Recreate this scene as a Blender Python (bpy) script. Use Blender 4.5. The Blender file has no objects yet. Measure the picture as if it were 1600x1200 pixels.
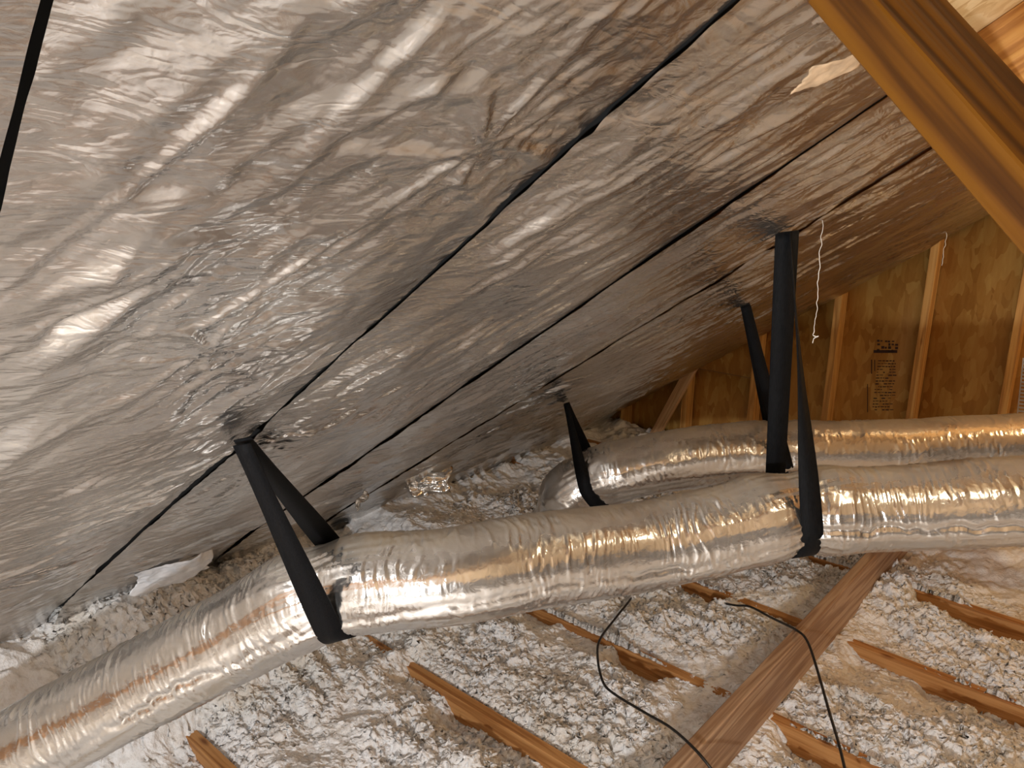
import bpy, bmesh, math, random
import numpy as np
from mathutils import Vector, Matrix

# ------------------------------------------------------------------ camera
CAMZ = 1.67                                   # eye height above the joist tops (z = 0)
YAW, PIT, ROL, F = -0.719339, -0.263125, 0.0087056, 1213.41
cy, sy, cp, sp = math.cos(YAW), math.sin(YAW), math.cos(PIT), math.sin(PIT)
W = Vector((sy*cp, cy*cp, sp)); R0 = Vector((cy, -sy, 0)); U0 = R0.cross(W)
RT = (R0*math.cos(ROL) + U0*math.sin(ROL)); UP = (-R0*math.sin(ROL) + U0*math.cos(ROL))
CAM = Vector((0, 0, CAMZ))
scene = bpy.context.scene
cam_data = bpy.data.cameras.new('camera')
cam_data.sensor_width = 36.0; cam_data.lens = F/1600*36.0; cam_data.clip_start = 0.02
cam = bpy.data.objects.new('camera', cam_data)
scene.collection.objects.link(cam)
m = Matrix((RT, UP, -W)).transposed().to_4x4(); m.translation = CAM
cam.matrix_world = m
scene.camera = cam

# ------------------------------------------------------------------ light, exposure
world = bpy.data.worlds.new('world'); scene.world = world; world.use_nodes = True
world.node_tree.nodes['Background'].inputs[0].default_value = (0.02, 0.017, 0.014, 1)
world.node_tree.nodes['Background'].inputs[1].default_value = 1.0

def lamp(name, loc, watts, color, radius):
    d = bpy.data.lights.new(name, 'POINT'); d.energy = watts; d.color = color; d.shadow_soft_size = radius
    o = bpy.data.objects.new(name, d); o.location = loc; scene.collection.objects.link(o); return o
lamp('work_light', (.22, -1.0, 1.10), 160.0, (0.95, 0.98, 1.0), 0.04)
lamp('attic_bulb', (.65, 3.72, 1.90), 32.0, (1.0, 0.68, 0.34), 0.04)
lamp('ridge_bulb', (.02, 1.5, 1.72), 5.0, (1.0, 0.82, 0.56), 0.03)

vs = scene.view_settings
vs.view_transform = 'Standard'; vs.look = 'None'; vs.gamma = 1.0; vs.use_curve_mapping = False
vs.exposure = -0.15

# ------------------------------------------------------------------ helpers
C = scene.collection
rng = np.random.default_rng(7)
random.seed(7)
TH = 0.603893                                   # roof pitch
TT, CT, ST = math.tan(TH), math.cos(TH), math.sin(TH)
DR = 0.31                                       # camera to roof underside, square to it
def roof_z(x): return CAMZ + DR/CT + x*TT
NRM = Vector((-ST, 0, CT))                      # roof normal, pointing out
def at(px, py, depth):                          # photo pixel + distance along the view axis -> world
    return CAM + depth*(W + (px-800)/F*RT - (py-600)/F*UP)
def on_roof(px, py, off=0.0):
    d = W + (px-800)/F*RT - (py-600)/F*UP
    return CAM + d*((DR-off)/d.dot(NRM))
def on_z(px, py, z):
    d = W + (px-800)/F*RT - (py-600)/F*UP
    return CAM + d*((z-CAMZ)/d.z)
def on_y(px, py, y):
    d = W + (px-800)/F*RT - (py-600)/F*UP
    return CAM + d*(y/d.y)

def mesh_from(name, v, f, smooth=False):
    me = bpy.data.meshes.new(name)
    v = np.asarray(v, np.float32); f = np.asarray(f, np.int32)
    k = f.shape[1]
    me.vertices.add(len(v)); me.vertices.foreach_set('co', v.ravel())
    me.loops.add(f.size); me.loops.foreach_set('vertex_index', f.ravel())
    me.polygons.add(len(f)); me.polygons.foreach_set('loop_start', np.arange(0, f.size, k, dtype=np.int32))
    if smooth: me.polygons.foreach_set('use_smooth', np.ones(len(f), bool))
    me.update(calc_edges=True); me.validate()
    return me
def put(name, me, mat, parent=None, label=None, cat=None, group=None, kind=None):
    o = bpy.data.objects.new(name, me); C.objects.link(o)
    if mat is not None and me is not None and not me.materials: me.materials.append(mat)
    if parent is not None: o.parent = parent
    for k, val in (('label', label), ('category', cat), ('group', group), ('kind', kind)):
        if val: o[k] = val
    return o
def grid_faces(nu, nv, wrap=False):
    i = np.arange(nu-1)[:, None]; j = np.arange(nv if wrap else nv-1)[None, :]
    a = i*nv + j; b = i*nv + (j+1) % nv; c = (i+1)*nv + (j+1) % nv; d = (i+1)*nv + j
    return np.stack([a, b, c, d], -1).reshape(-1, 4)

_perm = rng.permutation(512); _perm = np.concatenate([_perm, _perm])
_ga = rng.random(512)*2*np.pi
_gx, _gy = np.cos(_ga), np.sin(_ga)
def pn(x, y, seed=0):                           # 2-D gradient noise, about -1..1
    x = np.asarray(x, float) + seed*17.31; y = np.asarray(y, float) + seed*5.77
    xi = np.floor(x).astype(int); yi = np.floor(y).astype(int)
    xf = x-xi; yf = y-yi
    u = xf*xf*xf*(xf*(xf*6-15)+10); v = yf*yf*yf*(yf*(yf*6-15)+10)
    def g(ix, iy, dx, dy):
        h = _perm[(_perm[ix & 511] + iy) & 511]
        return _gx[h]*dx + _gy[h]*dy
    a = g(xi, yi, xf, yf); b = g(xi+1, yi, xf-1, yf); c = g(xi, yi+1, xf, yf-1); d = g(xi+1, yi+1, xf-1, yf-1)
    return ((a+(b-a)*u) + ((c+(d-c)*u)-(a+(b-a)*u))*v)*1.5
def ridged(x, y, seed=0): return 1-2*np.abs(pn(x, y, seed))
def fbm(x, y, o=4, seed=0):
    s = 0; a = 1.0
    for k in range(o):
        s = s + a*pn(x, y, seed+k*3); x = x*2.03; y = y*2.03; a *= .5
    return s
def sstep(a, b, x):
    t = np.clip((x-a)/(b-a), 0, 1); return t*t*(3-2*t)

# ------------------------------------------------------------------ materials
def new_mat(name):
    m = bpy.data.materials.new(name); m.use_nodes = True
    nt = m.node_tree; b = nt.nodes['Principled BSDF']
    return m, nt, b
def N(nt, t, **kw):
    n = nt.nodes.new(t)
    for k, v in kw.items():
        if k in n.inputs: n.inputs[k].default_value = v
        else: setattr(n, k, v)
    return n
def ramp(nt, stops):
    r = nt.nodes.new('ShaderNodeValToRGB'); e = r.color_ramp.elements
    while len(e) < len(stops): e.new(0.5)
    for k, (p, c) in enumerate(stops): e[k].position = p; e[k].color = (*c, 1)
    return r
def coords(nt, scale=(1, 1, 1), rot=(0, 0, 0)):
    t = nt.nodes.new('ShaderNodeTexCoord'); mp = nt.nodes.new('ShaderNodeMapping')
    mp.inputs['Scale'].default_value = scale; mp.inputs['Rotation'].default_value = rot
    nt.links.new(t.outputs['Object'], mp.inputs[0]); return mp
def bump(nt, b, src, strength, dist):
    bp = nt.nodes.new('ShaderNodeBump'); bp.inputs['Strength'].default_value = strength; bp.inputs['Distance'].default_value = dist
    nt.links.new(src, bp.inputs['Height']); nt.links.new(bp.outputs[0], b.inputs['Normal']); return bp

def foil_mat(name, col, col2, rough, rough2, metal):
    m, nt, b = new_mat(name)
    mp = coords(nt)
    n1 = N(nt, 'ShaderNodeTexNoise', Scale=3.2, Detail=5.0); nt.links.new(mp.outputs[0], n1.inputs[0])
    r1 = ramp(nt, [(.35, col2), (.65, col)]); nt.links.new(n1.outputs[0], r1.inputs[0]); nt.links.new(r1.outputs[0], b.inputs['Base Color'])
    mr = N(nt, 'ShaderNodeMapRange'); mr.inputs[3].default_value = rough; mr.inputs[4].default_value = rough2
    n2 = N(nt, 'ShaderNodeTexNoise', Scale=9.0, Detail=4.0); nt.links.new(mp.outputs[0], n2.inputs[0])
    nt.links.new(n2.outputs[0], mr.inputs[0]); nt.links.new(mr.outputs[0], b.inputs['Roughness'])
    b.inputs['Metallic'].default_value = metal
    mp2 = coords(nt, (60, 60, 60)); n3 = N(nt, 'ShaderNodeTexNoise', Scale=1.0, Detail=6.0, Distortion=1.2); nt.links.new(mp2.outputs[0], n3.inputs[0])
    bump(nt, b, n3.outputs[0], .18, .003)
    # fine drag creases running across the sheet
    mp3 = coords(nt, (34, 11, 34)); n4 = N(nt, 'ShaderNodeTexNoise', Scale=1.0, Detail=3.0, Distortion=.5); nt.links.new(mp3.outputs[0], n4.inputs[0])
    sb = N(nt, 'ShaderNodeMath', operation='SUBTRACT'); sb.inputs[1].default_value = .5; nt.links.new(n4.outputs[0], sb.inputs[0])
    ab = N(nt, 'ShaderNodeMath', operation='ABSOLUTE'); nt.links.new(sb.outputs[0], ab.inputs[0])
    b2 = nt.nodes.new('ShaderNodeBump'); b2.inputs['Strength'].default_value = .26; b2.inputs['Distance'].default_value = .02
    nt.links.new(ab.outputs[0], b2.inputs['Height'])
    b1 = [n for n in nt.nodes if n.type == 'BUMP' and n != b2][0]
    nt.links.new(b1.outputs[0], b2.inputs['Normal']); nt.links.new(b2.outputs[0], b.inputs['Normal'])
    return m
M_foil = foil_mat('reflective_foil', (.66, .65, .635), (.52, .49, .465), .11, .26, .96)
M_scrap = foil_mat('crumpled_foil', (.85, .84, .82), (.75, .73, .70), .16, .28, 1.0)

def duct_mat():
    m, nt, b = new_mat('duct_jacket')
    mp = coords(nt)
    n1 = N(nt, 'ShaderNodeTexNoise', Scale=7.0, Detail=8.0, Roughness=.65); nt.links.new(mp.outputs[0], n1.inputs[0])
    # settled dust lies on the upward faces in patches
    geo = nt.nodes.new('ShaderNodeNewGeometry'); sx = nt.nodes.new('ShaderNodeSeparateXYZ'); nt.links.new(geo.outputs['Normal'], sx.inputs[0])
    mr = N(nt, 'ShaderNodeMapRange'); mr.inputs[1].default_value = .78; mr.inputs[2].default_value = 1.0
    nt.links.new(sx.outputs['Z'], mr.inputs[0])
    mu = N(nt, 'ShaderNodeMath', operation='MULTIPLY'); nt.links.new(mr.outputs[0], mu.inputs[0])
    r0 = ramp(nt, [(.3, (.25, .25, .25)), (.6, (1, 1, 1))]); nt.links.new(n1.outputs[0], r0.inputs[0]); nt.links.new(r0.outputs[0], mu.inputs[1])
    mx = N(nt, 'ShaderNodeMix', data_type='RGBA'); mx.inputs[6].default_value = (.66, .65, .635, 1); mx.inputs[7].default_value = (.50, .43, .33, 1)
    nt.links.new(mu.outputs[0], mx.inputs[0]); nt.links.new(mx.outputs[2], b.inputs['Base Color'])
    me = N(nt, 'ShaderNodeMapRange'); me.inputs[3].default_value = .95; me.inputs[4].default_value = .25
    nt.links.new(mu.outputs[0], me.inputs[0]); nt.links.new(me.outputs[0], b.inputs['Metallic'])
    rr = N(nt, 'ShaderNodeMapRange'); rr.inputs[3].default_value = .19; rr.inputs[4].default_value = .6
    nt.links.new(mu.outputs[0], rr.inputs[0]); nt.links.new(rr.outputs[0], b.inputs['Roughness'])
    mp2 = coords(nt, (45, 45, 45)); n3 = N(nt, 'ShaderNodeTexNoise', Scale=1.0, Detail=5.0, Distortion=.8); nt.links.new(mp2.outputs[0], n3.inputs[0])
    bump(nt, b, n3.outputs[0], .3, .004)
    return m
M_duct = duct_mat()

def wood_mat(name, c1, c2, c3, axis=0, rough=.55, ring=9.0):
    """axis: the local axis the grain runs along"""
    m, nt, b = new_mat(name)
    s = [ring*2.2]*3; s[axis] = ring*.10
    mp = coords(nt, tuple(s))
    n1 = N(nt, 'ShaderNodeTexNoise', Scale=1.0, Detail=4.0, Roughness=.5, Distortion=.2); nt.links.new(mp.outputs[0], n1.inputs[0])
    s2 = [140]*3; s2[axis] = 3.0
    mp2 = coords(nt, tuple(s2)); n2 = N(nt, 'ShaderNodeTexNoise', Scale=1.0, Detail=3.0); nt.links.new(mp2.outputs[0], n2.inputs[0])
    wv = N(nt, 'ShaderNodeMath', operation='SINE'); ml = N(nt, 'ShaderNodeMath', operation='MULTIPLY'); ml.inputs[1].default_value = 34.0
    nt.links.new(n1.outputs[0], ml.inputs[0]); nt.links.new(ml.outputs[0], wv.inputs[0])
    mr = N(nt, 'ShaderNodeMapRange'); mr.inputs[1].default_value = -1; nt.links.new(wv.outputs[0], mr.inputs[0])
    ad = N(nt, 'ShaderNodeMix', data_type='FLOAT'); ad.inputs[0].default_value = .4
    nt.links.new(mr.outputs[0], ad.inputs[2]); nt.links.new(n2.outputs[0], ad.inputs[3])
    rp = ramp(nt, [(.1, c3), (.45, c2), (.85, c1)]); nt.links.new(ad.outputs[0], rp.inputs[0])
    # knots
    s3 = [9.0]*3; s3[axis] = 3.0
    mp3 = coords(nt, tuple(s3)); vo = N(nt, 'ShaderNodeTexVoronoi', Scale=1.0); nt.links.new(mp3.outputs[0], vo.inputs[0])
    rk = ramp(nt, [(.03, (.25, .12, .06)), (.10, (1, 1, 1))]); nt.links.new(vo.outputs['Distance'], rk.inputs[0])
    mx = N(nt, 'ShaderNodeMix', data_type='RGBA', blend_type='MULTIPLY'); mx.inputs[0].default_value = .8
    nt.links.new(rp.outputs[0], mx.inputs[6]); nt.links.new(rk.outputs[0], mx.inputs[7])
    nt.links.new(mx.outputs[2], b.inputs['Base Color'])
    b.inputs['Roughness'].default_value = rough; b.inputs['Specular IOR Level'].default_value = .2
    bump(nt, b, ad.outputs[0], .45, .003)
    return m
M_joist = wood_mat('joist_wood', (.56, .29, .11), (.45, .21, .07), (.30, .12, .035))
M_beamY = wood_mat('beam_wood', (.54, .37, .24), (.44, .28, .17), (.29, .165, .095), axis=1)
M_web = wood_mat('brace_wood', (.15, .057, .0035), (.105, .037, .0022), (.035, .010, .0008), axis=0, rough=.45, ring=7.0)
M_stud = wood_mat('stud_wood', (.62, .36, .12), (.52, .27, .08), (.36, .17, .05), axis=2)
M_raft = wood_mat('rafter_wood', (.60, .32, .10), (.50, .24, .07), (.33, .14, .04), axis=0)

def osb_mat(name, cols):
    m, nt, b = new_mat(name)
    mp = coords(nt, (30, 30, 11))
    nz = N(nt, 'ShaderNodeTexNoise', Scale=.5, Detail=2.0); nt.links.new(mp.outputs[0], nz.inputs[0])
    ad = N(nt, 'ShaderNodeVectorMath', operation='MULTIPLY_ADD'); ad.inputs[1].default_value = (2.5, 2.5, 2.5)
    nt.links.new(nz.outputs['Color'], ad.inputs[0]); nt.links.new(mp.outputs[0], ad.inputs[2])
    vo = N(nt, 'ShaderNodeTexVoronoi', Scale=1.0, Randomness=1.0); nt.links.new(ad.outputs[0], vo.inputs[0])
    sp_ = nt.nodes.new('ShaderNodeSeparateColor'); nt.links.new(vo.outputs['Color'], sp_.inputs[0])
    mp2 = coords(nt, (70, 70, 12)); n2 = N(nt, 'ShaderNodeTexNoise', Scale=1.0, Detail=4.0); nt.links.new(mp2.outputs[0], n2.inputs[0])
    mix = N(nt, 'ShaderNodeMix', data_type='FLOAT'); mix.inputs[0].default_value = .45
    nt.links.new(sp_.outputs[0], mix.inputs[2]); nt.links.new(n2.outputs[0], mix.inputs[3])
    rp = ramp(nt, [(.15, cols[0]), (.5, cols[1]), (.85, cols[2])]); nt.links.new(mix.outputs[0], rp.inputs[0])
    nt.links.new(rp.outputs[0], b.inputs['Base Color']); b.inputs['Roughness'].default_value = .6
    bump(nt, b, mix.outputs[0], .3, .003)
    return m
M_osb = osb_mat('osb_board', [(.38, .17, .03), (.49, .245, .05), (.60, .355, .095)])
M_osb_pale = osb_mat('osb_sheathing', [(.55, .36, .18), (.74, .55, .32), (.82, .66, .44)])

def ins_mat():
    m, nt, b = new_mat('blown_insulation')
    mp = coords(nt)
    n1 = N(nt, 'ShaderNodeTexNoise', Scale=1.7, Detail=4.0, Roughness=.6); nt.links.new(mp.outputs[0], n1.inputs[0])
    r1 = ramp(nt, [(.33, (.72, .63, .52)), (.43, (.88, .86, .83)), (.54, (.95, .95, .96))]); nt.links.new(n1.outputs[0], r1.inputs[0])
    n2 = N(nt, 'ShaderNodeTexNoise', Scale=38.0, Detail=4.0); nt.links.new(mp.outputs[0], n2.inputs[0])
    r2 = ramp(nt, [(.28, (.74, .69, .64)), (.48, (1, 1, 1))]); nt.links.new(n2.outputs[0], r2.inputs[0])
    mx = N(nt, 'ShaderNodeMix', data_type='RGBA', blend_type='MULTIPLY'); mx.inputs[0].default_value = .8
    nt.links.new(r1.outputs[0], mx.inputs[6]); nt.links.new(r2.outputs[0], mx.inputs[7]); nt.links.new(mx.outputs[2], b.inputs['Base Color'])
    b.inputs['Roughness'].default_value = .95
    n3 = N(nt, 'ShaderNodeTexNoise', Scale=130.0, Detail=4.0); nt.links.new(mp.outputs[0], n3.inputs[0])
    bump(nt, b, n3.outputs[0], .7, .006)
    return m
M_ins = ins_mat()

def plain(name, col, rough=.5, metal=0.0, noise=.15, scale=30):
    m, nt, b = new_mat(name)
    mp = coords(nt); n1 = N(nt, 'ShaderNodeTexNoise', Scale=scale, Detail=3.0); nt.links.new(mp.outputs[0], n1.inputs[0])
    lo = tuple(c*(1-noise) for c in col); hi = tuple(min(1, c*(1+noise)) for c in col)
    r = ramp(nt, [(.3, lo), (.7, hi)]); nt.links.new(n1.outputs[0], r.inputs[0]); nt.links.new(r.outputs[0], b.inputs['Base Color'])
    b.inputs['Roughness'].default_value = rough; b.inputs['Metallic'].default_value = metal
    return m
def strap_mat():
    m, nt, b = new_mat('black_webbing')
    mp = coords(nt, (500, 500, 40)); n1 = N(nt, 'ShaderNodeTexNoise', Scale=1.0, Detail=3.0); nt.links.new(mp.outputs[0], n1.inputs[0])
    r = ramp(nt, [(.3, (.003, .003, .0035)), (.7, (.009, .0095, .011))]); nt.links.new(n1.outputs[0], r.inputs[0]); nt.links.new(r.outputs[0], b.inputs['Base Color'])
    b.inputs['Roughness'].default_value = .65; b.inputs['Specular IOR Level'].default_value = .1; bump(nt, b, n1.outputs[0], .25, .001); return m
M_strap = strap_mat()
M_slit_shade = plain('slit_shade_black', (.010, .009, .008), .95)  # near-black that paints the shade seen through the foil slits
M_cable = plain('black_cable', (.012, .010, .009), .45)
M_string = plain('pale_string', (.85, .82, .76), .5)
M_card = plain('tan_cardboard', (.52, .36, .22), .8, 0, .25, 60)
M_plastic = plain('milky_plastic', (.72, .74, .78), .35)
M_ink = plain('stamp_ink', (.05, .025, .02), .8)
M_metal = plain('galvanised_strip', (.62, .60, .57), .35, .85)
M_dry = plain('ceiling_board', (.55, .50, .45), .9)
M_dark = plain('dark_brown_board', (.20, .13, .08), .9)  # dark brown, slightly mottled

# ------------------------------------------------------------------ box helper (world aligned, slightly bevelled, shares nothing)
def box_mesh(name, lo, hi, bev=.003):
    bm = bmesh.new(); bmesh.ops.create_cube(bm, size=1.0)
    s = [hi[k]-lo[k] for k in range(3)]; c = [(hi[k]+lo[k])/2 for k in range(3)]
    for v in bm.verts: v.co = Vector((v.co.x*s[0]+c[0], v.co.y*s[1]+c[1], v.co.z*s[2]+c[2]))
    if bev: bmesh.ops.bevel(bm, geom=list(bm.edges), offset=bev, segments=1, affect='EDGES')
    me = bpy.data.meshes.new(name); bm.to_mesh(me); bm.free(); return me
def oriented_box(name, p, q, width_dir, wid, thick, mat, parent=None, bev=.003, **kw):
    """board from p to q; local x along the board, local y along width_dir, local z the thickness"""
    p, q = Vector(p), Vector(q); ax = (q-p).normalized(); wy = Vector(width_dir); wy = (wy-ax*wy.dot(ax)).normalized(); wz = ax.cross(wy)
    L = (q-p).length
    me = box_mesh(name, (0, -wid/2, -thick/2), (L, wid/2, thick/2), bev)
    o = put(name, me, mat, parent, **kw)
    mm = Matrix((ax, wy, wz)).transposed().to_4x4(); mm.translation = p
    o.matrix_world = mm
    return o

# ------------------------------------------------------------------ setting: floor, joists, walls, roof
SEAM = [0.155, 0.652, 1.225, 1.80, 2.40, 3.0, 3.6, 4.2]
YW = 4.35                                       # gable wall face
floor = put('floor', box_mesh('floor', (-3.6, -2.6, -.115), (4.3, YW+.1, -.095), 0), M_dry, kind='structure', label='ceiling board under the attic joists and insulation')
JY = [-.95, -.34, .27, .863, 1.545, 2.145, 2.745, 3.32, 3.93]
jm = box_mesh('joist', (-3.3, 0, -.089), (4.0, .038, 0), .002)
for k, y in enumerate(JY):
    o = put('joist', jm, M_joist, floor); o.location = (0.0, y, 0)

ceiling = put('ceiling', None, None, kind='structure', label='sloping roof of pale boards on rafters')
RX = 1.0                                        # ridge
def roof_box(name, x0, x1, y0, y1, o0, o1, mat, parent, flip=False, bev=.002):
    a = Vector((x0, 0, roof_z(x0))); L = (x1-x0)/CT
    me = box_mesh(name, (0, y0, o0), (L, y1, o1), bev); o = put(name, me, mat, parent)
    o.location = a; o.rotation_euler = (0, -TH, 0)
    if flip:
        o.location = (2*RX-x0, 0, roof_z(x0)); o.rotation_euler = (0, TH, math.pi) if False else (0, 0, 0)
        mm = Matrix(((-CT, 0, -ST*-1), (0, 1, 0), (ST, 0, CT))).to_4x4()
        o.matrix_world = Matrix.Translation(Vector((2*RX-x0, 0, roof_z(x0)))) @ Matrix(((-CT, 0, ST, 0), (0, -1, 0, 0), (ST, 0, CT, 0), (0, 0, 0, 1)))
    return o
# sheathing in four-foot courses, rafters under it
edges = [-3.75, -2.75, -1.74, -.735, .27, RX]
for a, b in zip(edges[:-1], edges[1:]):
    roof_box('sheathing_panel', a, b-.003, -2.6, YW+.1, .140, .152, M_osb_pale, ceiling)
    roof_box('sheathing_panel', a, b-.003, -(YW+.1), 2.6, .140, .152, M_osb_pale, ceiling, flip=True)
for y in [-2.28, -1.67, -1.06, -.45] + SEAM:
    if y == SEAM[2]: continue
    yo = .0 if y == SEAM[3] else .10
    roof_box('rafter', -3.6, RX, y+yo, y+yo+.038, 0.003, .1395, M_raft, ceiling)
    roof_box('rafter', -3.6, RX, -(y+.138), -(y+.10), 0.003, .1395, M_raft, ceiling, flip=True)

wall = put('wall_back', None, None, kind='structure', label='gable end wall of orange brown boards between studs')
def gable_panel(x0, x1, z0, z1):
    # panel cut by the roof slope (behind the foil)
    n = 6; vs_, fs = [], []
    xs = np.linspace(x0, x1, n)
    for yy in (YW, YW+.011):
        for x in xs:
            zt = max(z0+.001, min(z1, (roof_z(x) if x < RX else roof_z(2*RX-x))+.09))
            vs_ += [(x, yy, z0), (x, yy, zt)]
    for i in range(n-1):
        a = 2*i; fs.append((a, a+2, a+3, a+1)); b = 2*n+2*i; fs.append((b, b+1, b+3, b+2)); fs.append((a+1, a+3, b+3, b+1)); fs.append((a, b, b+2, a+2))
    fs.append((0, 1, 2*n+1, 2*n)); e = 2*n-2; fs.append((e, e+2*n, e+2*n+1, e+1))
    put('board', mesh_from('board', vs_, fs), M_osb, wall)
for x0, x1 in ((-3.4, -2.285), (-2.280, -1.846), (-1.842, -.99), (-.985, .23), (.235, 1.45), (1.455, 2.67), (2.675, 4.2)):
    zs = [-.1, .50, .95, 3.2] if x0 == -2.280 else ([-.1, .62, 3.2] if x0 < -2.2 else [-.1, 3.2])
    for z0, z1 in zip(zs[:-1], zs[1:]): gable_panel(x0, x1, z0+.002, z1-.002)
for x in (-2.735, -2.285, -1.845, -1.415, -.985, -.585, -.18, .23, .64, 1.04, 1.45, 1.86, 2.27):
    zt = (roof_z(x) if x < RX else roof_z(2*RX-x))+.06
    put('stud', box_mesh('stud', (x-.019, YW-.09, -.095), (x+.019, YW-.001, zt), .002), M_stud, wall)
# printed stamp on the board (unreadable ink lines)
bm = bmesh.new()
def ink(px0, py0, px1, py1):
    a = on_y(px0, py0, YW-.0015); b = on_y(px1, py0, YW-.0015); c = on_y(px1, py1, YW-.0015); d = on_y(px0, py1, YW-.0015)
    vv = [bm.verts.new(p) for p in (a, b, c, d)]; bm.faces.new(vv)
random.seed(3)
for k in range(4):
    y = 531+k*5
    for s in range(6):
        x = 1370+s*5.6+random.uniform(0, 1.5)
        if random.random() < .8: ink(x, y+random.uniform(-.7, .7)+s*.25, x+random.uniform(2.5, 5), y+random.uniform(2.0, 3.6)+s*.25)
ink(1365, 547, 1402, 551.5)
ink(1361, 562, 1362.6, 584); ink(1366, 562, 1367.4, 580); ink(1355, 600, 1356.2, 644)
for k in range(18):
    y = 563+k*4.5; x = 1372-k*.55
    while x < 1398-k*.3:
        l = random.uniform(2, 6)
        if random.random() < .72: ink(x, y, x+l, y+random.uniform(1.0, 2.0))
        x += l+1.2
me = bpy.data.meshes.new('ink_stamp'); bm.to_mesh(me); bm.free()
put('ink_stamp', me, M_ink, wall, label='dark unreadable ink stamp printed on the board')

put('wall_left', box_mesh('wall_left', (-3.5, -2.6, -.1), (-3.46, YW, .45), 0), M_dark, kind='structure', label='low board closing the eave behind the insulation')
put('wall_front', box_mesh('wall_front', (-3.6, -2.66, -.1), (4.4, -2.6, 3.4), 0), M_dry, kind='structure', label='board wall closing the attic behind the viewer')
put('wall_right', box_mesh('wall_right', (4.05, -2.6, -.1), (4.1, YW, 1.0), 0), M_dry, kind='structure', label='low board closing the far eave')

# ------------------------------------------------------------------ foil sheets under the rafters
XB_Y = [-.6, .5, .62, .75, .85, 1.05, 1.22, 1.40, 1.65, 1.93, 2.1, 2.4, 2.7, 3.0, 3.6, 4.35]
XB_X = [-2.5, -2.42, -2.46, -2.37, -2.33, -2.42, -2.53, -2.58, -2.66, -2.80, -2.66, -2.74, -2.84, -2.93, -2.93, -2.88]
XTOP = -.30
pulls = [(on_roof(378, 690), .30), (on_roof(885, 630), .18), (on_roof(1230, 365), .28), (on_roof(1165, 480), .2), (on_roof(740, 195), .25), (on_roof(320, 520), .16)]
_tv = rng.uniform(-1, 1, 4096)
def tri(x, y, seed=0):                          # faceted noise: straight creases between flat triangles
    wx = .32*pn(x*.9, y*.9, seed+1); wy = .32*pn(x*.9+7, y*.9+3, seed+2)
    x = np.asarray(x, float)+wx+seed*3.7; y = np.asarray(y, float)+wy+seed*9.1
    k = (x+y)*.366025; i = np.floor(x+k).astype(int); j = np.floor(y+k).astype(int)
    g = (i+j)*.211325; x0 = x-(i-g); y0 = y-(j-g)
    u = x+k-i; v = y+k-j                        # skewed cell coordinates 0..1
    def val(a, b): return _tv[(_perm[a & 511]*7 + _perm[(b+seed*13) & 511]*31 + a*3) & 4095]
    f00, f11 = val(i, j), val(i+1, j+1); up = u > v
    fm = np.where(up, val(i+1, j), val(i, j+1))
    a = np.maximum(u, v); b = np.minimum(u, v)
    return f00*(1-a) + fm*(a-b) + f11*b
def foil_height(s, y, seed):
    """s: distance up the slope, y: along the eave; height below the rafters (+ = hanging lower)"""
    w1 = fbm(s*2.1, y*2.1, 3, seed); w2 = fbm(s*2.1+9, y*2.1+4, 3, seed+1)
    h = .004*w1
    mx = sstep(-.25, .25, (s-(2.35-.25*seed*(seed < 4)*.4 - .35*(seed > 2)))*1.1 + .25*w2)   # low: drag lines along the eave, high: along the slope
    hh = 0
    for ang, wt, o in ((10, 1-mx, 0), (68, mx, 30)):
        a = math.radians(ang); ca, sa = math.cos(a), math.sin(a)
        al = s*sa + y*ca; ac = -s*ca + y*sa
        m1 = sstep(-.3, .4, fbm(s*2.4, y*2.4, 2, seed+5+o)); m2 = sstep(-.25, .4, fbm(s*4.4, y*4.4, 2, seed+6+o))
        q = .0050*tri(al*3.7, ac*5.6, seed+o) + .0064*(.25+m1)*tri(al*5.5, ac*17, seed+1+o)
        q += .0036*(.2+m2)*tri(al*11, ac*40, seed+2+o) + .0012*m1*tri(al*30, ac*95, seed+3+o)
        q += .0040*m2*np.maximum(0, 1-7*np.abs(pn(al*2.2, ac*9, seed+7+o)))
        q += .0022*m1*np.maximum(0, 1-6*np.abs(pn(al*5, ac*24, seed+8+o)))
        hh = hh + wt*q
    h = h + hh + .0004*tri(s*60, y*60, seed+9)
    for q in range(5):                          # long diagonal creases
        a0 = (0.2, -.35, .75, -.9, 1.2)[q] + .2*math.sin(seed*3+q)
        dd = (s-(.7+.55*q))*math.cos(a0) + (y-(.35+.3*q+.1*seed))*math.sin(a0) + .02*w2
        h = h + .0028*np.exp(-np.abs(dd)/.018)*sstep(-.3, .3, pn(s*1.7+q*7, y*1.7, seed+20))
    return h
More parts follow.
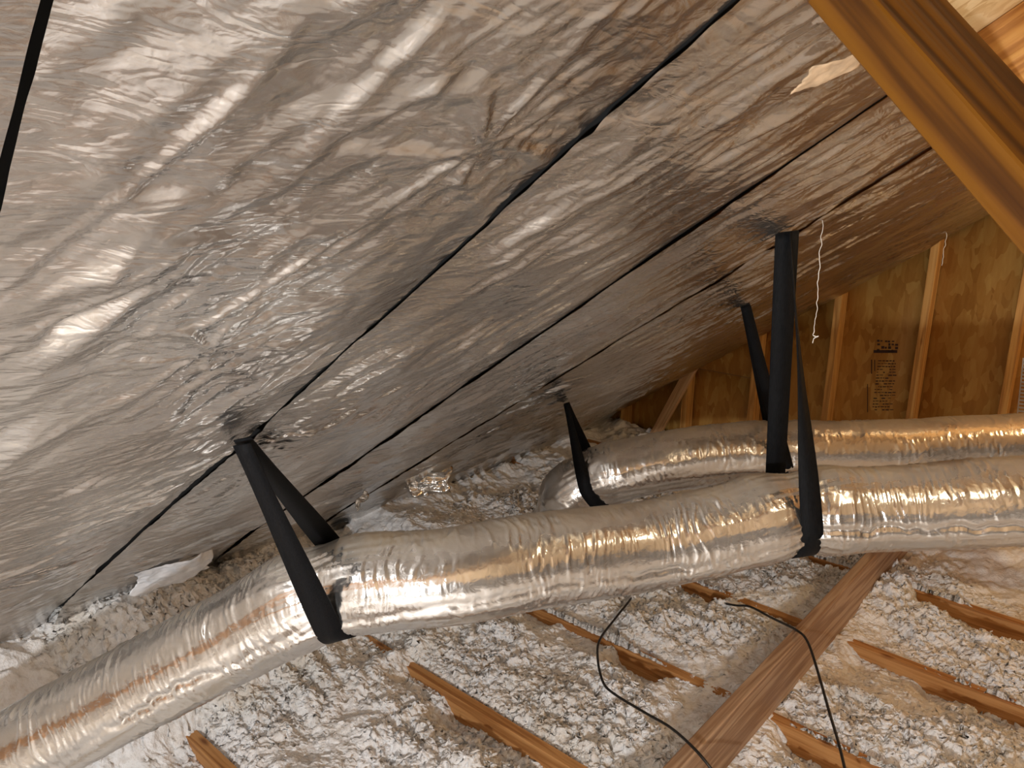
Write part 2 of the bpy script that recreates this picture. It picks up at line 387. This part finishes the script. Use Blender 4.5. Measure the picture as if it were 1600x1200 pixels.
def foil_sheet(y0, y1, seed, step, label, gap0, gap1, xlo=None):
    L = (XTOP+3.1)/CT
    ns = int(L/step); ny = max(12, int((y1-y0)/step))
    S, T = np.meshgrid(np.linspace(0, 1, ns), np.linspace(0, 1, ny), indexing='ij')
    sref = S*L
    # wandering slit edges
    g0 = gap0*(.35+1.5*np.clip(fbm(sref*1.6, sref*0+3.3, 3, seed+30), -.2, 1))*np.clip(2.5-3.2*S, .4, 2.5) + .0012
    g1 = gap1*(.35+1.5*np.clip(fbm(sref*1.6, sref*0+8.8, 3, seed+31), -.2, 1))*np.clip(2.5-3.2*S, .4, 2.5) + .0012
    mid0 = .006*pn(sref*2.2, sref*0, 77+int(y0*10)); mid1 = .006*pn(sref*2.2, sref*0, 77+int(y1*10))
    Y = (y0+g0+mid0)*(1-T) + (y1-g1+mid1)*T
    xb = np.interp(Y, XB_Y, XB_X) + .02*pn(Y*9, Y*0, seed+40) + .012*pn(Y*31, Y*0, seed+41)
    X = xb + (XTOP-xb)*S
    s = (X+3.1)/CT
    h = foil_height(s, Y, seed) + .006 + .010*np.sin(np.pi*T)**.8
    # edges are held up at the rafters
    e = np.minimum(Y-(y0+g0+mid0), (y1-g1+mid1)-Y)
    e0 = Y-(y0+g0+mid0); e1 = (y1-g1+mid1)-Y
    h = h*(.10+.90*sstep(-.01, .09, e1))*(.30+.70*sstep(-.01, .09, e0)) + .003
    h += .002*np.exp(-np.maximum(e0, 0)/.07)
    for p, rad in pulls:
        dx = (X-p.x)/CT; dy = Y-p.y; rr = np.sqrt(dx*dx+dy*dy)+1e-4; an = np.arctan2(dy, dx)
        fall = np.exp(-(rr/rad)**1.3)
        h += fall*(.005*np.maximum(0, np.sin(an*7+2.5*pn(rr*9, an, seed+50)+seed))**2 * np.minimum(1, rr/.05)) + .004*np.exp(-(rr/.04)**2)
        h += .0018*fall*ridged(rr*25, an*4, seed+51)
    # bottom hem hangs away and ripples
    hem = np.exp(-(S*L)/.12); h += hem*(.02+.018*pn(Y*7, S*3, seed+60))
    co = np.stack([X + ST*h, Y, CAMZ + DR/CT + X*TT - CT*h], -1).reshape(-1, 3)
    me = mesh_from('foil_sheet', co, grid_faces(ns, ny), True)
    o = put('foil_sheet', me, M_foil, None, label, 'foil sheet', 'silver foil sheets stapled under the roof slope')
    return o
foil_sheet(-.45, SEAM[0], 1, .012, 'strip of silver foil in the top left corner beyond the dark slit', .006, .005)
foil_sheet(SEAM[0], SEAM[1], 2, .0042, 'widest crumpled silver foil sheet filling the upper left of the roof', .006, .008)
foil_sheet(SEAM[1], SEAM[2], 3, .0050, 'silver foil sheet whose left slit the left strap hangs from', .006, .007)
foil_sheet(SEAM[2], SEAM[3], 4, .0060, 'silver foil sheet between the second and third dark slits from the left', .005, .006)
foil_sheet(SEAM[3], 4.262, 5, .0095, 'brownish far silver foil sheet reaching the orange gable wall', .005, .002)

for y in SEAM[:4]:                              # added black strip behind each slit, stands in for the unlit rafter cavity
    roof_box('slit_shade_strip', -2.75, XTOP-.03, y-.035, y+.075, .012, .0135, M_slit_shade, ceiling, bev=0)
# the opposite slope carries the same foil (behind the viewer)
for k in range(4):
    y0 = -2.5+k*1.7; ns, ny = 110, 56
    S, T = np.meshgrid(np.linspace(0, 1, ns), np.linspace(0, 1, ny), indexing='ij')
    X = -3.0+2.55*S; Y = y0+.01+1.68*T; hh = foil_height((X+3.1)/CT, Y, 6+k)*1.2+.02*np.sin(np.pi*T)+.006
    co = np.stack([2*RX-X-ST*hh, Y, CAMZ+DR/CT+X*TT-CT*hh], -1).reshape(-1, 3)
    put('foil_sheet', mesh_from('foil_sheet', co, grid_faces(ns, ny), True), M_foil, ceiling)

# ------------------------------------------------------------------ ducts
def smooth_path(pts, step):
    P = [np.array(p, float) for p in pts]; P = [2*P[0]-P[1]] + P + [2*P[-1]-P[-2]]
    out = []
    for i in range(1, len(P)-2):
        p0, p1, p2, p3 = P[i-1:i+3]
        n = 40
        for k in range(n):
            t = k/n
            out.append(.5*((2*p1)+(-p0+p2)*t+(2*p0-5*p1+4*p2-p3)*t*t+(-p0+3*p1-3*p2+p3)*t**3))
    out.append(P[-2]); out = np.array(out)
    for _ in range(12): out[1:-1] = .25*out[:-2]+.5*out[1:-1]+.25*out[2:]
    d = np.concatenate([[0], np.cumsum(np.linalg.norm(np.diff(out, axis=0), axis=1))])
    n = int(d[-1]/step); t = np.linspace(0, d[-1], n)
    return np.stack([np.interp(t, d, out[:, k]) for k in range(3)], -1), t
def frames(P):
    T = np.gradient(P, axis=0); T /= np.linalg.norm(T, axis=1)[:, None]
    B = np.cross(T, np.array([0, 0, 1.0])); B /= np.linalg.norm(B, axis=1)[:, None]   # sideways
    Nn = np.cross(B, T)                                                               # up
    return T, B, Nn
def duct(name, pts, rad, step, M, seed, pinch, label, seam_ang):
    P, t = smooth_path(pts, step); T, B, Nn = frames(P); n = len(P)
    th = np.linspace(0, 2*np.pi, M, endpoint=False)
    tt, aa = np.meshgrid(t, th, indexing='ij'); cx, sx = np.cos(aa), np.sin(aa)
    # wrap-safe noise coordinate around the tube
    def wn(fx, fa, sd): return pn(tt*fx, aa/(2*np.pi)*0+cx*fa, sd) * .6 + pn(tt*fx+31, sx*fa, sd+1)*.6
    warp = .25*wn(9, 1.5, seed)
    d = .0050*wn(3.5, 1.2, seed+2)
    mk = sstep(-.25, .45, wn(6, 1.6, seed+4))
    mk2 = sstep(-.2, .4, wn(13, 2.2, seed+14))
    tw = tt*55 + warp*4 + .8*wn(14, 2.5, seed+6)
    d -= .0022*(.15+mk)*np.maximum(0, 1-2.6*np.abs(pn(tw*.8, cx*1.3, seed+8)))**2*mk2
    d += .0026*mk*np.maximum(0, 1-5*np.abs(pn(tt*34+warp*3, cx*.9+sx*.5, seed+9)))
    d += .0015*(.2+mk2)*np.maximum(0, 1-4*np.abs(pn(tt*85+warp*5, cx*1.9+sx*.9, seed+10)))
    d += .0030*tri(tt*9, aa*.9, seed+12)*np.sin(aa*.5)**2*(.3+mk)
    d += .0008*wn(60, 6, seed+11)
    d += .0003*np.sin(tt*2*np.pi/.019 + warp*9)*mk2                 # wire helix under the jacket
    # lengthwise fold where the jacket sags
    da = (aa-seam_ang-.25*pn(tt*2.5, tt*0, seed+15)+np.pi) % (2*np.pi)-np.pi
    d -= .0070*np.exp(-((da+.10*pn(tt*28, tt*0, seed+17))/.085)**2)*(.25+.75*sstep(-.3, .3, pn(tt*4.3, tt*0, seed+16))) - .003*np.exp(-((da+.22)/.16)**2)
    rr = rad + d
    for (s0, amt, wdt) in pinch:
        rr = rr - amt*np.exp(-((tt-s0)/wdt)**2) + .45*amt*np.exp(-((np.abs(tt-s0)-2.6*wdt)/(1.3*wdt))**2)
        rr = rr + .004*np.exp(-(np.abs(tt-s0)/.09))*np.maximum(0, ridged(cx*5+tt*6, sx*5, seed+18))
    sag = 1-.05*(sx < 0)*np.abs(sx)
    co = P[:, None, :] + rr[..., None]*(cx[..., None]*B[:, None, :] + (sx*sag)[..., None]*Nn[:, None, :])
    me = mesh_from(name, co.reshape(-1, 3), grid_faces(n, M, True), True)
    o = put(name, me, M_duct, None, label, 'duct', 'silver flexible ducts')
    return o, P, t, T
FR = .104
front_pts = [at(-330, 1330, 1.86), at(-120, 1250, 1.80), at(133, 1120, 1.76), at(234, 1066, 1.74), at(361, 998, 1.71), at(520, 922, 1.67), at(705, 902, 1.66),
             at(850, 876, 1.72), at(1000, 855, 1.80), at(1120, 830, 1.82), at(1235, 802, 1.84), at(1330, 797, 1.84), at(1450, 793, 1.82), at(1600, 784, 1.78), at(1820, 775, 1.74), at(2050, 770, 1.72)]
far_pts = [at(1690, 688, 3.02), at(1600, 694, 3.02), at(1500, 698, 3.02), at(1400, 704, 3.01), at(1300, 706, 3.0), at(1210, 706, 3.0), at(1120, 712, 3.0), at(1050, 720, 3.0),
           at(975, 735, 3.02), at(925, 750, 3.05), at(893, 775, 3.09), at(884, 808, 3.14), at(880, 850, 3.2), at(880, 890, 3.28)]
def near_s(pts, px, py, dep):
    P, t = smooth_path(pts, .004); q = np.array(at(px, py, dep)); i = int(np.argmin(np.linalg.norm(P-q, axis=1))); return t[i]
sF1, sF3 = near_s(front_pts, 518, 922, 1.67), near_s(front_pts, 1238, 800, 1.84)
sB2, sB4 = near_s(far_pts, 922, 752, 3.05), near_s(far_pts, 1218, 706, 3.0)
front_duct, FP, Ft, FT = duct('flexible_duct', front_pts, FR, .0032, 150, 3, [(sF1, .008, .035), (sF3, .012, .035)], 'long silver flexible duct in the foreground hanging across the whole attic', -.12)
far_duct, BP, Bt, BT = duct('flexible_duct', far_pts, .120, .0052, 110, 40, [(sB2, .010, .04), (sB4, .008, .04)], 'shorter silver flexible duct behind, curving down at its left end', math.pi*1.14)

# ------------------------------------------------------------------ straps
def ribbon(path, wdirs, widths, thick):
    P = np.array(path, float); Wd = np.array(wdirs, float); Wd /= np.linalg.norm(Wd, axis=1)[:, None]; wv = np.array(widths)[:, None]
    T = np.gradient(P, axis=0); T /= np.maximum(1e-9, np.linalg.norm(T, axis=1))[:, None]
    Wd = Wd - T*np.sum(Wd*T, 1)[:, None]; Wd /= np.linalg.norm(Wd, axis=1)[:, None]
    Nn = np.cross(T, Wd)
    rows = []
    for a, b in ((-.5, -.5), (.5, -.5), (.5, .5), (-.5, .5)): rows.append(P + Wd*wv*a + Nn*thick*b)
    co = np.stack(rows, 1).reshape(-1, 3)
    f = grid_faces(len(P), 4, True).tolist(); n = len(P)
    f += [[3, 2, 1, 0], [4*n-4, 4*n-3, 4*n-2, 4*n-1]]
    return mesh_from('strap', co, f)
def strap(A, P, t, T, s0, rad, wid, label, topw=1.0, bpow=1.0, topwf=None, topdir_front=None, topdir_back=None, lean=0.0):
    i = int(np.argmin(np.abs(t-s0))); Cc = P[i]; tan = T[i].copy()
    A = np.array(A); up = A-Cc; up = up - tan*(up@tan); Ln = np.linalg.norm(up); up /= Ln
    side = np.cross(tan, up)
    if side @ (np.array(CAM)-Cc) < 0: side = -side           # side points towards the viewer
    al = math.acos(min(.98, rad/Ln))
    pts, wd, ww, n = [], [], [], 26
    def circ(a): return Cc + rad*(math.cos(a)*up + math.sin(a)*side)
    slope = (A-Cc)@tan
    def skew(p): return p + tan*slope*max(0, ((p-Cc)@up))/Ln
    fr_top = tan if topdir_front is None else np.array(topdir_front, float)
    bk_top = tan if topdir_back is None else np.array(topdir_back, float)
    def leg(top, bot, top_dir, rev, topw=topw, bpow=1.0):
        o = []
        for k in range(n):
            u = k/(n-1); p = top*(1-u)+bot*u
            e = (u*u*(3-2*u))**bpow
            d = top_dir*(1-e)+tan*e
            o.append((p, d, wid*(topw*(1-e)+e)))
        return o[::-1] if rev else o
    offt = side*.006
    f_bot, b_bot = skew(circ(al)), skew(circ(-al))
    seq = leg(A-offt, b_bot, bk_top, False)
    for k in range(1, 40):
        a = -al - (2*math.pi-2*al)*k/40; seq.append((skew(circ(a)), tan, wid))
    seq += leg(A+offt, f_bot, fr_top, True, topwf or topw, bpow)
    me = ribbon([q[0] for q in seq], [q[1] for q in seq], [q[2] for q in seq], .0022)
    return put('hanging_strap', me, M_strap, None, label, 'strap', 'black straps holding up the ducts')
yv = (0, 1, 0); xr = (CT, 0, ST)
strap(on_roof(378, 690, .022), FP, Ft, FT, sF1, FR+.001, .058, 'black strap around the left part of the foreground duct', .5, 1.0)
strap(on_roof(1232, 362, .020), FP, Ft, FT, sF3, FR-.002, .050, 'longest black strap, around the right part of the foreground duct', 1.05, 1.6, .55, (-.36, .92, .10), None)
strap(on_roof(885, 630, .022), BP, Bt, BT, sB2, .118, .050, 'black strap at the curved left end of the rear duct', .45, 1.2)
strap(on_roof(1165, 478, .022), BP, Bt, BT, sB4, .119, .046, 'black strap around the rear duct, mostly behind the longest strap', .7)

# ------------------------------------------------------------------ timber: long beam over the joists, roof brace, leaning board
beam = put('long_beam', box_mesh('long_beam', (-.0195, 0, -.0005), (.0195, 4.3, .190), .003), M_beamY, None, 'long upright timber beam lying across the joists at lower right', 'beam')
beam.location = (-.792, -.05, .0015)
c1, c2 = on_y(1368, 0, .72), on_y(1600, 262, .72)
ax = (c2-c1).normalized(); acr = Vector((-ax.z, 0, ax.x)); acr = acr if acr.x > 0 else -acr
dA = -acr*.91 + Vector((0, .415, 0)); dB = acr*.415 + Vector((0, .91, 0)); wA, wB = .046, .076
ctr = c1 + dA*(wA/2) + dB*(wB/2)
brace = oriented_box('roof_brace', ctr-ax*.13, ctr+ax*2.15, dA, wA, wB, M_web, None, .002, label='thick orange brown brace crossing the top right corner close up', cat='brace')
p0 = on_y(1012, 700, YW-.13); p1 = on_y(1083, 572, YW-.13)
oriented_box('diagonal_board', p0 + (p0-p1)*.25, p1 + (p1-p0)*.02, (1, 0, .4), .062, .038, wood_mat('pale_board_wood', (.66, .45, .26), (.58, .36, .19), (.42, .24, .12)), None, .002,
             label='short pale board leaning diagonally before the gable wall', cat='board')

# ------------------------------------------------------------------ insulation
HOLES = [(p.x, p.y) for p in (on_roof(62, 985), on_roof(322, 888), on_roof(528, 812))]
def ins_height(X, Y):
    z = .008 + .035*fbm(X*2.0, Y*2.0, 2, 3) + .020*fbm(X*6, Y*6, 3, 9) + (.35+sstep(-.5, .3, fbm(X*1.9, Y*1.9, 3, 55)))*(.034*np.abs(pn(X*11+.5*pn(X*9, Y*9, 4), Y*11, 15)) + .018*np.abs(pn(X*27, Y*27, 16)) + .008*np.abs(pn(X*60, Y*60, 17)))-.012
    xb = np.interp(Y, XB_Y, XB_X)
    zr = CAMZ + DR/CT + xb*TT; xs0 = np.interp(Y, [.5, 1.0, 1.5], [-2.02, -1.92, -1.58])
    z = z + (zr-.035)*sstep(0, 1, (xs0-X)/(xs0-xb))
    for hx, hy in HOLES: z = z - .11*np.exp(-(((X-hx)/.07)**2+((Y-hy)/.045)**2))
    lim = CAMZ + DR/CT + X*TT
    z = np.where(X < xb+.02, np.minimum(z, np.maximum(lim+.01, -.09)), z)
    # hollows that lay the joists bare: (joist index, x from, x to, drop on the near side)
    for jy, xa, xb_, dn in EXPO:
        wx = sstep(xa-.04, xa+.04, X)*(1-sstep(xb_-.04, xb_+.04, X)); wob = .025*pn(X*9, X*0+jy, 33)
        near = np.exp(-np.maximum(0, (jy-Y)-.055-wob)/.06)*(Y < jy+.012)
        onj = (Y >= jy+.016)*(Y <= jy+.050)
        far = np.exp(-np.maximum(0, Y-jy-.038)/.05)*(Y > jy+.016)
        z = z - wx*near*(dn+.4*np.maximum(z+.02, 0))
        z = np.where((wx*np.maximum(far, onj) > .05) & (Y > jy+.016), z*(1-wx*np.maximum(far*.9, onj)) + (-.016)*wx*np.maximum(far*.9, onj), z)
    return z
def xat(px, py): return on_z(px, py, 0).x
EXPO = [(1.545, xat(548, 1000), xat(606, 1032), .025), (1.545, xat(624, 1045), xat(690, 1090), .030), (1.545, xat(690, 1090), xat(890, 1215), .075),
        (2.145, xat(800, 945), xat(862, 970), .06), (2.145, xat(862, 975), xat(955, 1010), .035), (2.145, xat(958, 1015), xat(1040, 1050), .075),
        (2.745, xat(1062, 905), xat(1128, 932), .06), (3.32, xat(1262, 868), xat(1330, 890), .05), (.863, xat(285, 1145), xat(380, 1240), .06),
        (2.145, xat(1228, 1135), xat(1420, 1240), .085), (2.745, xat(1340, 1003), xat(1440, 1045), .035), (2.745, xat(1440, 1045), xat(1700, 1150), .07),
        (3.32, xat(1435, 918), xat(1700, 1010), .07)]
def fluff_base():
    xs = np.concatenate([np.arange(-2.98, -2.55, .012), np.arange(-2.55, .05, .0062), np.arange(.05, 4.0, .05)])
    ys = np.concatenate([np.arange(-2.55, .5, .05), np.arange(.5, .62, .02), np.arange(.62, 3.5, .0062), np.arange(3.5, 4.33, .015)])
    X, Y = np.meshgrid(xs, ys, indexing='ij')
    Z = ins_height(X, Y)
    r = np.random.default_rng(12); fz = (X > -2.6)*(X < .1)*(Y > .6)*(Y < 3.5)
    rough = sstep(-.5, .3, fbm(X*1.9, Y*1.9, 3, 55))
    j = (.0016+.0022*rough)*fz
    Xj = X + .007*pn(X*48, Y*48, 71) + j*r.standard_normal(X.shape); Yj = Y + .007*pn(X*48, Y*48, 72) + j*r.standard_normal(X.shape)
    Z = Z + j*1.1*r.standard_normal(X.shape)
    return np.stack([Xj, Yj, Z], -1).reshape(-1, 3), grid_faces(len(xs), len(ys))
v0, f0 = fluff_base()
# fluffy tufts
bm = bmesh.new(); bmesh.ops.create_icosphere(bm, subdivisions=2, radius=1.0)
ico_v = np.array([v.co[:] for v in bm.verts]); ico_f = np.array([[v.index for v in f.verts] for f in bm.faces]); bm.free()
bm = bmesh.new(); bmesh.ops.create_icosphere(bm, subdivisions=1, radius=1.0)
ico_v1 = np.array([v.co[:] for v in bm.verts]); ico_f1 = np.array([[v.index for v in f.verts] for f in bm.faces]); bm.free()
variants = [ico_v*(1+.55*rng.standard_normal((len(ico_v), 1)).clip(-1.2, 1.6)*.6) for _ in range(12)]
variants1 = [ico_v1*(1+.5*rng.standard_normal((len(ico_v1), 1)).clip(-1.2, 1.6)) for _ in range(16)]
def tufts(n, lo, hi, region, vars_, fc, sd, flake=False):
    r = np.random.default_rng(sd); V, Fc = [], []; k = 0
    x0, x1, y0, y1 = region
    xs = r.uniform(x0, x1, n*3); ys = r.uniform(y0, y1, n*3)
    dens = sstep(-.35, .35, fbm(xs*1.9, ys*1.9, 3, 55))
    keep = r.random(n*3) < (.12+.88*dens)
    # keep bare wood clear
    for jy, xa, xb_, dn in EXPO:
        keep &= ~((xs > xa) & (xs < xb_) & (ys > jy-.05) & (ys < jy+.045) & (r.random(n*3) < .96))
    keep &= ~((xs > -.84) & (xs < -.75))
    xs, ys = xs[keep][:n], ys[keep][:n]
    zs = ins_height(xs, ys)
    for x, y, z in zip(xs, ys, zs):
        sc = lo*(hi/lo)**(r.random()**1.6)
        q = r.random(3)*2*np.pi; cz, szz = np.cos(q[0]), np.sin(q[0]); cx_, sx_ = np.cos(q[1]), np.sin(q[1])
        Rm = np.array([[cz, -szz, 0], [szz, cz, 0], [0, 0, 1]]) @ np.array([[1, 0, 0], [0, cx_, -sx_], [0, sx_, cx_]])
        vv = vars_[r.integers(len(vars_))]*(np.array([1, r.uniform(.25, .6), r.uniform(.10, .35)]) if flake else np.array([1, r.uniform(.5, 1), r.uniform(.45, .9)]))*sc
        V.append(vv @ Rm.T + np.array([x, y, z+sc*.25])); Fc.append(fc+k); k += len(vv)
    return np.concatenate(V), np.concatenate(Fc)
tv1, tf1 = tufts(700, .006, .016, (-2.6, -.1, .55, 3.4), variants, ico_f, 5)
tv2, tf2 = tufts(24000, .0035, .013, (-2.6, .1, .6, 3.3), variants1, ico_f1, 6, True)
tri0 = np.concatenate([f0[:, [0, 1, 2]], f0[:, [0, 2, 3]]])
allv = np.concatenate([v0, tv1, tv2]); allf = np.concatenate([tri0, tf1+len(v0), tf2+len(v0)+len(tv1)])
ins = put('blown_insulation', mesh_from('blown_insulation', allv, allf, False), M_ins, None, 'fluffy white blown insulation spread between and over the joists', 'insulation', None, 'stuff')
ins.data.polygons.foreach_set('use_smooth', np.concatenate([np.ones(len(tri0), bool), np.zeros(len(tf1), bool), np.zeros(len(tf2), bool)]))

# ------------------------------------------------------------------ cables, strings, scraps
def tube(name, pts, rad, mat, label, cat, group=None, step=.006, M=8, jitter=0.0, taper=None):
    P, t = smooth_path(pts, step)
    if jitter: P = P + jitter*np.stack([pn(t*60, t*0+k, 90+k) for k in range(3)], -1)
    T = np.gradient(P, axis=0); T /= np.linalg.norm(T, axis=1)[:, None]
    ref = np.array([.31, .2, .93]); B = np.cross(T, ref); B /= np.linalg.norm(B, axis=1)[:, None]; Nn = np.cross(B, T)
    a = np.linspace(0, 2*np.pi, M, endpoint=False)
    rr = rad*np.ones(len(P)) if taper is None else rad*np.interp(t/t[-1], taper[0], taper[1])
    co = P[:, None, :] + rr[:, None, None]*(np.cos(a)[None, :, None]*B[:, None, :]+np.sin(a)[None, :, None]*Nn[:, None, :])
    f = grid_faces(len(P), M, True)
    me = mesh_from(name, co.reshape(-1, 3), f, True)
    return put(name, me, mat, None, label, cat, group)
def zp(px, py, z): return on_z(px, py, z)
tube('cable', [zp(990, 928, -.06), zp(984, 938, .02), zp(960, 968, .05), zp(937, 1000, .09), zp(934, 1030, .10), zp(942, 1065, .10), zp(958, 1083, .11), zp(1005, 1112, .14), zp(1045, 1135, .18), zp(1078, 1163, .215), zp(1105, 1193, .21), zp(1140, 1240, .15)],
     .0042, M_cable, 'black cable bending in a wide hook at the left of the beam', 'cable', 'black cables over the insulation')
tube('cable', [zp(1112, 938, -.05), zp(1128, 942, .02), zp(1150, 946, .05), zp(1172, 948, .07), zp(1205, 965, .12), zp(1245, 985, .20), zp(1262, 1003, .21), zp(1278, 1050, .20), zp(1295, 1110, .17), zp(1310, 1160, .14), zp(1322, 1210, .12), zp(1332, 1260, .10)],
     .0042, M_cable, 'black cable draped over the beam and running out at the bottom', 'cable', 'black cables over the insulation')
q = on_roof(1285, 343, .01); dep = (q-CAM).dot(W)
tube('string', [at(1286, 342, dep), at(1284, 365, dep), at(1281, 400, dep), at(1278, 440, dep), at(1276, 480, dep), at(1271, 518, dep), at(1270, 524, dep), at(1276, 526, dep), at(1279, 526, dep-.01), at(1272, 529, dep), at(1270, 536, dep)],
     .0011, M_string, 'thin white string dangling from the foil beside the longest strap', 'string', None, .004, 6, .003, ([0, .3, .8, .9, 1], [.5, .9, .6, 1.3, 1.0]))
q = on_roof(1478, 366, .02); dep = (q-CAM).dot(W)-.03
tube('string', [at(1479, 362, dep), at(1478, 375, dep), at(1475, 390, dep), at(1473, 402, dep), at(1472, 415, dep)], .0014, M_string, 'short white string end at the top of the gable wall', 'string', None, .004, 6, .003)

def crumple(name, center, u, v, su, sv, amp, seed, mat, label, cat, n=46, curl=.3):
    u = np.array(u, float); u /= np.linalg.norm(u); v = np.array(v, float); v -= u*(v@u); v /= np.linalg.norm(v); w_ = np.cross(u, v)
    A, B = np.meshgrid(np.linspace(-1, 1, n), np.linspace(-1, 1, n), indexing='ij')
    rim = 1+.16*pn(A*1.7, B*1.7, seed+3)
    h = amp*(1.0*tri(A*1.3, B*1.0, seed) + .45*tri(A*3+.4*B, B*2.0, seed+1) + .15*tri(A*7, B*7, seed+2)) - curl*amp*(A*A+B*B)
    co = np.array(center)[None, None]+(A*rim*su)[..., None]*u+(B*rim*sv)[..., None]*v+h[..., None]*w_
    o = put(name, mesh_from(name, co.reshape(-1, 3), grid_faces(n, n)), mat, None, label, cat)
    md = o.modifiers.new('thickness', 'SOLIDIFY'); md.thickness = .0008
    return o
q = on_roof(655, 758); dq = (q-CAM).dot(W)-.45
crumple('foil_flap', at(655, 757, dq), RT, (.15, -.1, 1), .13, .062, .045, 4, M_scrap, 'crumpled shiny foil flap bunched above the insulation behind the foreground duct', 'foil scrap')
crumple('foil_scrap', on_roof(566, 783, .06), (.2, .5, .8), (1, -.4, 0), .035, .022, .014, 9, M_scrap, 'tiny bright foil scrap beside the bunched foil flap', 'foil scrap', 20)
crumple('plastic_sheet', on_roof(275, 895, .05), (0, 1, .02), (.45, -.1, .85), .12, .05, .016, 13, M_plastic, 'milky plastic sheet poking from under the foil at the left eave', 'plastic sheet')
crumple('cardboard_scrap', on_roof(1306, 108, .050), (.5, .85, .35), (CT, -.6, ST), .040, .021, .003, 21, M_card, 'tan cardboard scrap tucked in the foil beside the close brace', 'cardboard scrap', 20)

# slotted metal strip at the right edge of the picture, standing before the wall
bm = bmesh.new()
p0 = on_y(1592, 690, YW-.35); p1 = on_y(1606, 560, YW-.35); ax = (p1-p0).normalized(); L = (p1-p0).length; sd = Vector((1, 0, 0)); sd = (sd-ax*sd.dot(ax)).normalized(); nn = ax.cross(sd)
def bx(c, hx, hy, hz):
    vv = [bm.verts.new(c+ax*(a*hx)+sd*(b*hy)+nn*(d*hz)) for a in (-1, 1) for b in (-1, 1) for d in (-1, 1)]
    for f in ((0, 1, 3, 2), (4, 6, 7, 5), (0, 4, 5, 1), (2, 3, 7, 6), (0, 2, 6, 4), (1, 5, 7, 3)): bm.faces.new([vv[k] for k in f])
bx(p0+ax*(L/2)+sd*.017, L/2, .008, .001)
bx(p0+ax*(L/2)-sd*.0165, L/2, .0025, .001)
nt_ = int(L/.016)
for k in range(nt_): bx(p0+ax*(L*(k+.5)/nt_)-sd*.004, .0042, .012, .0009)
bmesh.ops.recalc_face_normals(bm, faces=bm.faces[:])
me = bpy.data.meshes.new('slotted_strip'); bm.to_mesh(me); bm.free()
put('slotted_strip', me, M_metal, None, 'slotted grey metal strip standing at the right edge before the wall', 'metal strip')
# sheet metal collar where the rear duct ends
i0 = 12; cT = BT[i0]; cB = np.cross(cT, [0, 0, 1.0]); cB /= np.linalg.norm(cB); cN = np.cross(cB, cT)
aa = np.linspace(0, 2*np.pi, 48, endpoint=False); rows = []
for s_, r_ in ((-.30, .112), (-.02, .112), (0, .128), (.012, .131), (.030, .128), (.034, .121)):
    rows.append((BP[i0]+cT*s_)[None]+r_*(np.cos(aa)[:, None]*cB+np.sin(aa)[:, None]*cN))
put('collar', mesh_from('collar', np.stack(rows).reshape(-1, 3), grid_faces(len(rows), 48, True), True), M_metal, far_duct, 'grey metal collar at the right end')
